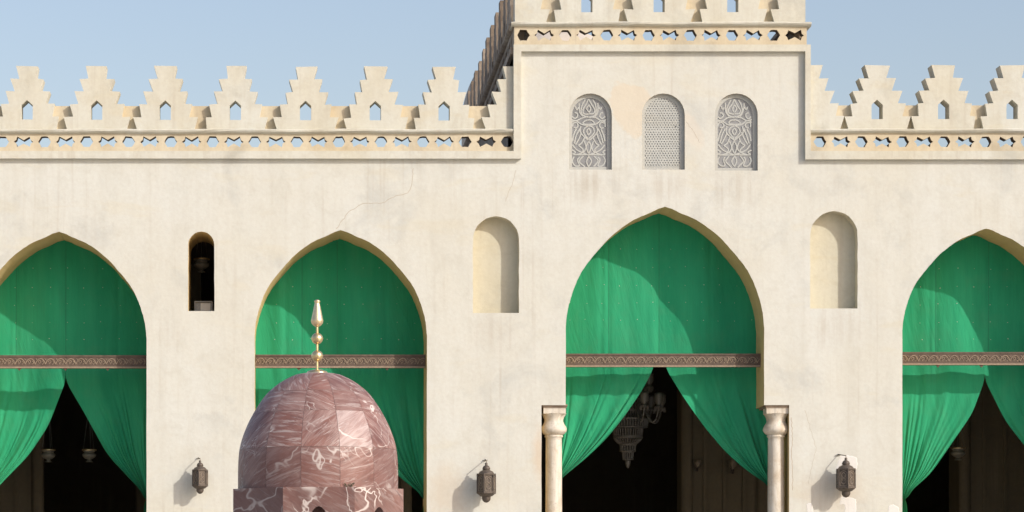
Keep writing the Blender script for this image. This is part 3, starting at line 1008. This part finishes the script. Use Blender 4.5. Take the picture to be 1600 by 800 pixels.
def curtain(a, c, idx):
    d = a['d']
    k = (DW + d) / DW
    base = at(a['cx'], 950, d)
    root = thing('curtain', c['label'], 'curtain', (wx(a['cx']), DW + d, 0), 'green curtains hung in the arches', world=True)
    rnd = random.Random(idx * 11 + 3)
    cxm = wx(a['cx'])
    hs = a['hs'] / 80 + 0.015
    zap = wz(a['top'])
    ztop_low = 1.6 + (950 - 564) / 80 * k
    seams = [wx(x) * k for x in ([15, 25, 103, 185], [447, 472, 527, 603], [940, 951, 1030, 1110], [1452, 1462, 1545, 1620])[idx]]
    ph = [rnd.uniform(0, 6.28) for _ in range(8)]
    fr = [2.1, 3.7, 6.1, 9.3]
    def billow(x, z):
        t = (z - ztop_low)
        y = 0.0
        for q in range(4):
            y += sin(fr[q] * x + ph[q] + 0.22 * t * (q - 1)) * (0.034, 0.030, 0.016, 0.008)[q]
        for s in seams:
            u = (x - s) / 0.05
            y += 0.013 * math.exp(-u * u)
            u2 = (x - s + 0.14) / 0.09
            y -= 0.011 * math.exp(-u2 * u2)
        return y
    # upper cloth filling the arch head
    nx, nz = 150, 26
    m = MB()
    pts = []
    for i in range(nx + 1):
        x = cxm - hs + 2 * hs * i / nx
        zt = zap + 0.012 - arch_drop(x - cxm, hs)
        zt = max(zt, ztop_low + 0.05)
        for j in range(nz + 1):
            z = ztop_low + (zt - ztop_low) * j / nz
            pts.append((x, DW + d + billow(x, z), z))
    fs = [(i * (nz + 1) + j, (i + 1) * (nz + 1) + j, (i + 1) * (nz + 1) + j + 1, i * (nz + 1) + j + 1) for i in range(nx) for j in range(nz)]
    m.add(pts, fs, 0, True)
    x0s, nst, stp = c['studs']
    row_y = [420, 449, 476, 504, 530] if idx != 2 else [389, 418, 446, 473, 500]
    for r_, py in enumerate(row_y):
        for q in range(nst):
            px = x0s + q * stp + rnd.uniform(-2, 2)
            p_ = at(px, py + rnd.uniform(-1.5, 1.5), d)
            if abs(p_.x - cxm) > hs - 0.1: continue
            if p_.z > zap - arch_drop(p_.x - cxm, hs) - 0.18: continue
            y = DW + d + billow(p_.x, p_.z) - 0.006
            s = 0.009 * rnd.uniform(0.7, 1.25)
            m.add([(p_.x - s, y, p_.z), (p_.x, y, p_.z - s), (p_.x + s, y, p_.z), (p_.x, y, p_.z + s)], [(0, 1, 2, 3)], 1)
    for s_ in seams[1:3]:
        pts = []
        for j in range(25):
            z_ = ztop_low + (zap - arch_drop(s_ - cxm, hs) - 0.02 - ztop_low) * j / 24
            if abs(s_ - cxm) > hs - 0.05: break
            y_ = DW + d + billow(s_, z_) - 0.004
            pts += [(s_ - 0.009, y_, z_), (s_ + 0.009, y_, z_)]
        if pts:
            m.add(pts, [(2 * j, 2 * j + 1, 2 * j + 3, 2 * j + 2) for j in range(24)], 2)
    m.build('valance', [M_CLOTH, M_STUD, M_SEAM], root)
    # tied-back drapes
    for sd in ('left', 'right'):
        sg = -1 if sd == 'left' else 1
        inner = c[sd]
        tie_y = c['tie'][0 if sd == 'left' else 1]
        if idx == 2:
            side = (lambda py: 884 + (868 - 884) * max(0, (py - 580) / 180)) if sg < 0 else (lambda py: 1196 + (1210 - 1196) * max(0, (py - 580) / 180))
        else:
            e = a['cx'] + sg * (a['hs'] + 3.0)
            side = lambda py, e=e: e
        top_y = 553.0
        nu, nv = 170, 90
        f1, f2 = rnd.uniform(0, 6), rnd.uniform(0, 6)
        nf = 6.0
        m = MB()
        pts = []
        wr = [rnd.uniform(-0.5, 0.5) for _ in range(6)]
        creases = []
        for q in range(11):
            uc = rnd.uniform(0.04, 0.97)
            v0 = rnd.uniform(0.02, 0.55) if uc < 0.75 else rnd.uniform(0.0, 0.3)
            creases.append((uc, v0, rnd.uniform(0.012, 0.035), rnd.uniform(0.4, 1.0), rnd.uniform(-0.12, 0.12)))
        def fold(u, v):
            w = u + 0.05 * sin(4.3 * u + f1) + 0.06 * v * sin(3.1 * u + f2)
            env = 0.22 + 0.78 * min(1, max(0, (v - 0.12) / 0.6))
            s = sin(2 * pi * 2.3 * w + f1 + wr[0] * v) + 0.55 * sin(2 * pi * 4.1 * w ** 1.0 + f2 + wr[1] * v)
            s += 0.35 * min(1, max(0, (v - 0.35) / 0.4)) * sin(2 * pi * 9.0 * w + f1 * 2 + wr[2] * v)
            y = env * 0.034 * (1 - 0.35 * v) * s
            for uc, v0, wd, am, sl in creases:
                if v > v0:
                    g_ = min(1.0, (v - v0) / 0.25)
                    e = (u - uc - sl * (v - 1.0)) / (wd * (1.15 - 0.3 * v))
                    if abs(e) < 4:
                        y += 0.026 * am * g_ * (1 - e * e * 0.6) * math.exp(-e * e * 0.8)
            edge = max(0, (u - 0.93) / 0.07)
            return y - 0.04 * edge * edge * (0.2 + v)
        for j in range(nv + 1):
            v = j / nv
            py = top_y + (tie_y - top_y) * v
            xi = sum(lerp_curve(inner, py + e_) for e_ in (-12, -8, -4, 0, 4, 8, 12)) / 7
            xs = side(py)
            for i in range(nu + 1):
                u = i / nu
                # the cloth sags below the straight line of its own row near the tie
                px = xs + (xi - xs) * u
                q = at(px, py, d)
                low = billow(q.x, q.z) * max(0, 1 - v * 2.5)
                pts.append((q.x, DW + d + low + fold(u, v) - 0.015 * (v > 0), q.z))
        # tail below the tie
        nt = 14
        tail = 0.9
        x_t = [p for p in pts[-(nu + 1):]]
        for j in range(1, nt + 1):
            v = j / nt
            for i in range(nu + 1):
                u = i / nu
                p0 = x_t[i]
                xs_, ye = p0[0], p0[1]
                cx_t = (x_t[0][0] + x_t[-1][0]) / 2 + sg * 0.02
                spread = 0.75 - 0.55 * math.exp(-((v - 0.06) / 0.08) ** 2) + 0.9 * v
                pts.append((cx_t + (u - 0.5) * -sg * 0.11 * spread, ye + 0.02 * sin(u * 30 + f1) * v, p0[2] - 0.03 - tail * v))
        n1 = nu + 1
        rows = nv + nt
        fs = [(j * n1 + i, j * n1 + i + 1, (j + 1) * n1 + i + 1, (j + 1) * n1 + i) for j in range(rows) for i in range(nu)]
        m.add(pts, fs, 0, True)
        m.build('drape', M_CLOTH, root)
    return root
for i, (a, c) in enumerate(zip(ARCHES, CURT)):
    curtain(a, c, i)

# ------------------------------------------------------------------ wall lanterns
def make_lantern(label, group):
    """origin at the wall fixing; the lantern hangs 0.30 in front of the wall (towards -Y)"""
    root = thing('wall_lantern', label, 'lantern', (0, 0, 0), group)
    oy = -0.30
    u = 1 / 80.0                   # survey unit
    zb = lambda py: (719 - py) * u
    b = MB()
    b.tube([(0, 0.0, zb(718)), (0, -0.15, zb(719.5)), (0, oy, zb(721)), (0, oy, zb(727))], 0.009, 8)
    b.lathe([(0.05, -0.001), (0.05, 0.001)], 0, 0, 12, caps=True)
    b.build('bracket', M_BRONZE, root)
    c = MB()
    c.lathe([(0.018, zb(724)), (0.03, zb(726)), (0.022, zb(728)), (0.055, zb(729.5)), (0.075, zb(732.5)), (0.078, zb(734.5)), (0.066, zb(735)), (0.07, zb(735.5)), (0.13, zb(738)), (0.15, zb(740.5)), (0.155, zb(741.5))][::-1], 0, oy, 24)
    c.build('cap', M_BRONZE, root)
    body = MB()
    r = 0.185
    a0 = radians(12)
    body.lathe([(r * 0.93, zb(770.5)), (r * 0.93, zb(742))], 0, oy, 6, smooth=False, a0=a0)
    body.lathe([(r, zb(744)), (r * 1.05, zb(743)), (r * 1.05, zb(741.3)), (r, zb(741))][::-1], 0, oy, 6, smooth=False, a0=a0)
    body.lathe([(r * 0.97, zb(773)), (r * 1.03, zb(771.5)), (r * 1.03, zb(769)), (r, zb(768.5))], 0, oy, 6, smooth=False, a0=a0)
    for k in range(6):
        a = a0 + 2 * pi * k / 6
        body.tube([(r * cos(a), oy + r * sin(a), zb(772)), (r * cos(a), oy + r * sin(a), zb(742))], 0.012, 6)
    body.build('cage', M_BRONZE, root)
    for k in range(6):
        am = a0 + 2 * pi * (k + 0.5) / 6
        ap = r * 0.93 * cos(pi / 6)
        def T(x, y, z, am=am, ap=ap):
            rr = ap + 0.012 - y
            return (cos(am) * rr - sin(am) * x, oy + sin(am) * rr + cos(am) * x, z)
        p = MB()
        zt, zl = zb(744.5), zb(768)
        zc = (zt + zl) / 2
        hw = 0.070
        p.stroke([(-hw, zl), (-hw, zt - 0.04), (0, zt), (hw, zt - 0.04), (hw, zl), (-hw, zl)], 0.012, 0, 0.0115, T=T)
        for s in (1, -1):
            p.stroke([(s * x, zc + z) for x, z in smooth_line([(0.0, -0.12), (0.045, -0.08), (0.04, -0.03), (0.0, 0.0), (-0.04, 0.035), (-0.03, 0.08), (0, 0.11)], 4)], 0.012, 0, 0.0115, T=T)
            p.stroke([(s * x, zc + z) for x, z in smooth_line([(0.015, -0.05), (0.05, -0.0), (0.02, 0.045)], 4)], 0.010, 0, 0.0115, T=T)
        p.build('pierced_panel', M_BRONZEHI, root)
    f = MB()
    f.lathe([(0.165, zb(773)), (0.12, zb(776)), (0.085, zb(777)), (0.088, zb(779)), (0.08, zb(782)), (0.05, zb(785)), (0.015, zb(786.2))][::-1], 0, oy, 20)
    f.build('base_bowl', M_BRONZE, root)
    return root
def lantern_loc(px, py):
    return Vector((wx(px), 60.0, wz(py)))
LG = 'bronze wall lanterns on the piers'
lan = make_lantern('bronze lantern on the plain pier between the domed arch and the tallest arch', LG)
lan.location = lantern_loc(758.3, 719) + Vector((0, 0, 0))
copy_thing(lan, lantern_loc(310.0, 716), 'smallest bronze lantern, on the pier below the slit window', LG, radians(9), 0.84)
copy_thing(lan, lantern_loc(1309.5, 711), 'bronze lantern ringed by patches of fresh white plaster', LG, radians(20), 1.0)

# ------------------------------------------------------------------ lamps inside
def make_lamp(label, group):
    root = thing('hanging_lamp', label, 'lamp', (0, 0, 0), group)
    b = MB()
    b.lathe(smooth_line([(0.03, -0.10), (0.085, -0.095), (0.045, -0.065), (0.04, -0.045), (0.10, -0.015), (0.148, 0.03), (0.152, 0.075), (0.115, 0.105), (0.12, 0.125), (0.155, 0.165), (0.158, 0.18), (0.14, 0.18), (0.105, 0.12)], 3), 0, 0, 28)
    b.build('glass_bowl', M_GLASSY, root)
    r = MB()
    r.lathe([(0.160, 0.15), (0.164, 0.155), (0.164, 0.178), (0.158, 0.185)], 0, 0, 28, caps=False)
    r.build('rim', M_BRASSPALE, root)
    for k in range(3):
        a = radians(30 + 120 * k)
        c = MB()
        c.tube([(0.14 * cos(a), 0.14 * sin(a), 0.16), (0.03 * cos(a), 0.03 * sin(a), 0.95), (0, 0, 1.05)], 0.006, 5)
        c.build('chain', M_STEEL, root)
    c = MB()
    c.tube([(0, 0, 1.04), (0, 0, 2.6)], 0.008, 5)
    c.build('cord', M_STEEL, root)
    return root
HG = 'small glass lamps hanging inside the arcade'
lamp = make_lamp('glass lamp on chains seen through the slit window', HG)
lamp.location = at(315, 418, 1.9)
copy_thing(lamp, at(75.5, 715, 4.0), 'glass lamp inside the leftmost arch, nearer the pale pier', HG, 0.4, 0.95)
copy_thing(lamp, at(139.5, 715, 4.0), 'glass lamp inside the leftmost arch, nearer the right-hand drape', HG, 0.9, 0.95)
copy_thing(lamp, at(1497, 712, 4.6), 'dark round lamp hanging inside the rightmost arch', HG, 0.9, 0.95)

# sconces on the pier behind the tallest arch
def make_sconce(label, group):
    root = thing('wall_sconce', label, 'sconce', (0, 0, 0), group)
    b = MB(); b.box(-0.03, 0.03, -0.02, -0.001, -0.09, 0.09); b.build('back_plate', M_BRONZE, root)
    b = MB(); b.tube([(0, -0.02, -0.04), (0, -0.09, -0.08), (0, -0.14, -0.02)], 0.012, 7); b.build('arm', M_BRONZE, root)
    b = MB(); b.lathe([(0.03, -0.02), (0.07, 0.04), (0.08, 0.12), (0.06, 0.15)], 0, -0.14, 18); b.build('lamp_shade', M_BRONZEHI, root)
    return root
sc = make_sconce('dark sconce on the shaded edge of the inner pier, in the tallest arch', 'sconces on the inner pier')
sc.location = (at(1088, 730, 6.5).x, 66.45, at(1088, 730, 6.5).z)
copy_thing(sc, (at(1143, 732, 6.5).x, 66.45, at(1143, 732, 6.5).z), 'dark sconce on the inner pier, close to the right-hand drape of the tallest arch', 'sconces on the inner pier', 0, 1.25)

# chandelier
ch_p = at(981, 600, 3.6)
ch = thing('chandelier', 'large crystal chandelier hanging in the dark behind the tallest arch', 'chandelier', (ch_p.x, ch_p.y, at(981, 732, 3.6).z))
U = 1 / 75.4
def cz(py): return (732 - py) * U
def strands(b, r0, z0, r1, z1, n, rad=0.012, belly=0.0):
    for k in range(n):
        a = 2 * pi * k / n
        L = 9
        path = []
        for j in range(L + 1):
            t = j / L
            r = r0 + (r1 - r0) * t + belly * sin(pi * t)
            path.append((r * cos(a), r * sin(a), z0 + (z1 - z0) * t))
        b.tube(path, [rad * (1.25 if j % 2 else 0.7) for j in range(L + 1)], 5)
for (r0, y0, r1, y1, n, bl) in ((0.27, 642, 0.29, 682, 34, 0.03), (0.29, 684, 0.17, 694, 30, 0.02), (0.16, 695, 0.155, 705, 18, 0), (0.115, 706, 0.10, 718, 14, 0), (0.42, 655, 0.40, 668, 44, 0.0), (0.22, 622, 0.26, 640, 24, 0.03)):
    b = MB()
    strands(b, r0, cz(y0), r1, cz(y1), n, 0.013, bl)
    b.lathe([(r0 + 0.015, cz(y0) - 0.012), (r0 + 0.02, cz(y0)), (r0 + 0.015, cz(y0) + 0.012)], 0, 0, 24)
    b.lathe([(r1 + 0.01, cz(y1) - 0.01), (r1 + 0.02, cz(y1)), (r1 + 0.01, cz(y1) + 0.01)], 0, 0, 24)
    b.build('crystal_tier', M_CRYSTAL, ch)
b = MB()
b.lathe([(0.006, cz(732)), (0.035, cz(729)), (0.05, cz(724)), (0.06, cz(719)), (0.03, cz(718))], 0, 0, 14)
b.build('crystal_drop', M_CRYSTAL, ch)
b = MB()
b.lathe([(0.05, cz(690)), (0.09, cz(660)), (0.05, cz(640)), (0.12, cz(625)), (0.05, cz(612)), (0.09, cz(600)), (0.03, cz(588)), (0.012, cz(570)), (0.012, cz(440))], 0, 0, 16)
b.build('stem', M_CRYSTAL, ch)
for tier, (rr, n, zo) in enumerate(((0.70, 10, 0.0), (0.46, 7, 0.42))):
    for k in range(n):
        a = 2 * pi * (k + 0.35 * tier + 0.12) / n
        ca, sa = cos(a), sin(a)
        arm = MB()
        ln = smooth_line([(0.10, cz(645)), (0.34 * rr / 0.7, cz(640)), (0.52 * rr / 0.7, cz(660)), (0.64 * rr / 0.7, cz(656)), (rr, cz(638))], 5)
        arm.tube([(x * ca, x * sa, z + zo) for x, z in ln], 0.018, 7)
        ar = arm.build('arm', M_CRYSTAL, ch)
        cup = MB()
        cup.lathe([(0.03, cz(640) + zo), (0.085, cz(637) + zo), (0.05, cz(636) + zo), (0.045, cz(634) + zo), (0.095, cz(628) + zo), (0.088, cz(620) + zo), (0.10, cz(617) + zo), (0.055, cz(615) + zo)], rr * ca, rr * sa, 14)
        for q in range(8):
            aq = 2 * pi * q / 8
            cup.tube([(rr * ca + 0.085 * cos(aq), rr * sa + 0.085 * sin(aq), cz(637) + zo), (rr * ca + 0.085 * cos(aq), rr * sa + 0.085 * sin(aq), cz(644) + zo)], [0.008, 0.012], 5)
        cup.build('lamp_cup', M_CRYSTAL, ar)

# boxed floodlight on the sill of the slit window
fl = thing('floodlight', 'small framed floodlight box with a white panel on the sill of the slit window', 'floodlight', (wx(316), 60.55, wz(486)), world=True)
z = wz
b = MB(); b.box(wx(304), wx(329.5), 60.62, 60.85, wz(482.3), wz(467.3)); b.build('housing', M_STEEL, fl)
b = MB(); b.box(wx(312), wx(327.5), 60.600, 60.619, wz(480.8), wz(468.8)); b.build('white_panel', simple('white_panel_plastic', (0.72, 0.72, 0.68), 0.5, 0, 0.05, 10), fl)
b = MB()
for (x0, x1, y0, y1) in ((302.5, 330.5, 466.0, 467.2), (302.5, 303.7, 467.3, 482.0), (329.6, 330.8, 467.3, 482.0)):
    b.box(wx(x0), wx(x1), 60.56, 60.66, wz(y1), wz(y0))
b.build('frame', M_STEEL, fl)
b = MB(); b.box(wx(294.5), wx(334.5), 60.45, 60.95, wz(483.8), wz(482.4)); b.build('shelf', M_STEEL, fl)

# ------------------------------------------------------------------ domed fountain kiosk in the courtyard
KY = 32.0
KS = 4800 / KY
KX = (496.8 - 450) / KS
def kz(py): return 1.6 + (950 - py) / KS
kiosk = thing('fountain_kiosk', 'octagonal fountain kiosk of veined red marble with a pointed dome', 'kiosk', (KX, KY, 0), world=True)

def add_grid(mb, grid, coords, tile, smooth):
    """grid[i][j] of points with marble coordinates, appended with the per-vertex tile value"""
    if mb.mc is None: mb.mc, mb.tl = [], []
    ni, nj = len(grid), len(grid[0])
    pts = [p for row in grid for p in row]
    mb.add(pts, [(i * nj + j, (i + 1) * nj + j, (i + 1) * nj + j + 1, i * nj + j + 1) for i in range(ni - 1) for j in range(nj - 1)], 0, smooth)
    mb.mc += [c for row in coords for c in row]
    mb.tl += [tile] * len(pts)

dome_prof = smooth_line([(2, 582.3), (14, 582.8), (28, 584.3), (39, 587.4), (60, 598.7), (79, 614.6), (91.5, 631), (102, 648), (111, 666), (118.3, 685), (122.8, 703.7), (124.8, 728), (125, 768)], 6)
rows = [583.2, 614.6, 647, 703.8, 768]
NG = 13
rm = random.Random(5)
m = MB()
# values per tile that put the pale slab and the dark slabs where they are
def dome_r(py):
    return lerp_curve([(q[1], q[0]) for q in dome_prof], py) / KS
for ri in range(4):
    for gk in range(NG):
        a_lo = radians(-90) + radians(-12.6) + 2 * pi * gk / NG
        a_hi = a_lo + 2 * pi / NG
        tile = rm.uniform(0.2, 0.75)
        sgn = 1 if gk % 2 else -1
        if ri == 3: tile = {0: 0.20, 1: 0.50, 2: 0.05, 12: 0.05, 11: 0.10}.get(gk, tile)
        if ri == 2: tile = {0: 0.52, 1: 0.98, 2: 0.50, 12: 0.50, 11: 0.4}.get(gk, tile)
        if ri == 1: tile = {0: 0.60, 1: 0.20, 2: 0.62, 12: 0.70, 11: 0.72}.get(gk, tile)
        if ri == 0: tile = {0: 0.60, 1: 0.70, 12: 0.74}.get(gk, tile)
        off = (rm.uniform(0, 40), rm.uniform(0, 40))
        spin = rm.uniform(-0.45, 0.35)
        sgn = rm.choice((1, 1, -1))
        g_ = 0.0016
        grid, co = [], []
        nu, nv = 8, 12
        for i in range(nu + 1):
            rowp, rowc = [], []
            for j in range(nv + 1):
                py = rows[ri] + (rows[ri + 1] - rows[ri]) * j / nv
                if j == 0: py += 0.25
                if j == nv: py -= 0.25
                r = dome_r(py)
                ga = min(0.012, g_ / max(r, 0.02))
                a = (a_lo + ga) + (a_hi - a_lo - 2 * ga) * i / nu
                rowp.append((KX + r * cos(a), KY + r * sin(a), kz(py)))
                ra = 0.72
                cu, cv = (a - (a_lo + a_hi) / 2) * max(r, 0.25), -((py - rows[ri]) / KS) * 1.15
                rowc.append((sgn * (cu * cos(spin) - cv * sin(spin)) + off[0], cu * sin(spin) + cv * cos(spin) + off[1], gk * 1.7 + ri * 5.3))
            grid.append(rowp); co.append(rowc)
        add_grid(m, grid, co, tile, True)
dome = m.build('dome', M_MARBLE, kiosk)
m = MB()
m.lathe([(max(0.004, q[0] / KS - 0.004), kz(q[1])) for q in dome_prof][::-1], KX, KY, 64)
m.build('joint_mortar', M_JOINT, dome)

# octagonal body: eight arched sides
AP = 131.5 / KS
side_w = AP * math.tan(pi / 8)
zt_, zroof = kz(766), kz(766)
rm = random.Random(12)
m = MB(); m.mc, m.tl = [], []
for k in range(8):
    th = radians(-90) + k * pi / 4
    def T(x, y, z, th=th):
        rr = AP - y
        return (KX + cos(th) * rr - sin(th) * x, KY + sin(th) * rr + cos(th) * x, z)
    hw = side_w - 0.15
    ztop = kz(795) if k in (0, 1) else kz(806 if k == 7 else 840)
    hole = [(-hw, 0.02), (-hw, 2.02)]
    n = 14
    for q in range(1, n):
        t = q / n
        x = -hw + 2 * hw * t
        f = 1 - abs(x) / hw
        hole.append((x, 2.02 + (ztop - 2.02) * (1 - (abs(x) / hw) ** 2.1)))
    hole += [(hw, 2.02), (hw, 0.02)]
    b0 = len(m.v)
    m.plate([(-side_w, 0.0), (side_w, 0.0), (side_w, zt_), (-side_w, zt_)], [hole], 0.0, 0.10, T=T)
    tile = rm.uniform(0.25, 0.6)
    tile = {0: 0.22, 1: 0.40, 7: 0.0}.get(k, tile)
    off = (rm.uniform(0, 40), rm.uniform(0, 40))
    fl_ = [(-side_w, 0.0), (side_w, 0.0), (side_w, zt_), (-side_w, zt_)] + hole
    for rep in range(2):
        for x, z_ in fl_:
            m.mc.append((x + off[0], z_ * 0.9 + off[1], k * 3.1 + 20))
            m.tl.append(tile)
m.build('octagonal_body', M_MARBLE_DARK, kiosk)
m = MB(); m.mc, m.tl = [], []
ro = (AP - 0.003) / cos(pi / 8)
m.lathe([(ro, kz(769.5)), (ro, kz(766.02))], KX, KY, 8, smooth=False, a0=radians(22.5))
m.mc = [(p[0] * 1.0 + 3, p[1] * 1.0, p[2] + 9) for p in m.v]; m.tl = [0.25] * len(m.v)
m.build('ledge', M_MARBLE_DARK, kiosk)

fin = MB()
fx, fy = KX - 1.2 / KS, KY
def fr_(l): return [(r / KS, kz(py)) for r, py in l]
def ball(py, r, sq=1.0):
    return [(max(0.2, r * cos(t)), py - r * sq * sin(t)) for t in [(-pi / 2 + pi * k / 16) for k in range(17)]]
fin.lathe(fr_([(1.8, 586), (1.8, 470)]), fx, fy, 14)
fo = fin.build('finial', M_BRASS, kiosk)
b = MB(); b.lathe(fr_([(16.5, 585), (16.5, 582.5), (15, 580), (10, 578.5), (4, 577), (2, 576)]), fx, fy, 32); b.build('foot_disc', M_BRASS, fo)
for pyc in (556, 529):
    b = MB(); b.lathe(fr_(ball(pyc, 9.0)), fx, fy, 28)
    b.lathe(fr_([(9.15, pyc + 1.1), (9.4, pyc), (9.15, pyc - 1.1)]), fx, fy, 28)
    b.build('ball', M_BRASS, fo)
b = MB(); b.lathe(fr_([(1.5, 511), (5.5, 509), (8.6, 505.5), (9.6, 502), (9.6, 500.5), (8.8, 498), (7.2, 490), (5.0, 479), (3.9, 474.5), (3.6, 473), (4.6, 471.8), (4.6, 470.2), (3.4, 469), (0.8, 468)]), fx, fy, 28)
b.build('cone_tip', M_BRASSPALE, fo)

# small weeds on the ledge
def weed(px, label):
    th = radians(-90 + 18)
    r = 127.6 / KS
    x = (px - 450) / KS
    y = KY - sqrt(max(0.0, (126.0 / KS) ** 2 - (x - KX) ** 2)) - 0.012
    root = thing('weed', label, 'weed', (x, y, kz(766)), 'weeds on the ledge')
    rw = random.Random(int(px))
    st = MB(); lf = MB()
    for k in range(6):
        a = rw.uniform(0, 6.28)
        h = rw.uniform(0.02, 0.055)
        tip = Vector((0.03 * cos(a), 0.008 * sin(a) - 0.004, h))
        st.tube([(0, 0, 0), tip * 0.5 + Vector((0, 0, 0.006)), tip], 0.0015, 4)
        for q in range(5):
            t = 0.35 + 0.15 * q
            p = tip * t
            w = rw.uniform(0.006, 0.011)
            b_ = rw.uniform(0, 6.28)
            dx, dz = cos(b_) * w, sin(b_) * w
            lf.add([p, p + Vector((dx * 0.5 - dz * 0.3, -0.003, dz * 0.5 + dx * 0.3)), p + Vector((dx, -0.002, dz)), p + Vector((dx * 0.5 + dz * 0.3, 0.002, dz * 0.5 - dx * 0.3))], [(0, 1, 2, 3)])
    st.build('stem', M_WEED, root)
    lf.build('foliage', M_WEED, root)
weed(540, 'upright dark weed tuft at the foot of the marble dome')
weed(547, 'low bushy weed tuft beside the upright one on the ledge')

for o in list(bpy.data.objects):
    if '_w' in o.keys():
        del o['_w']
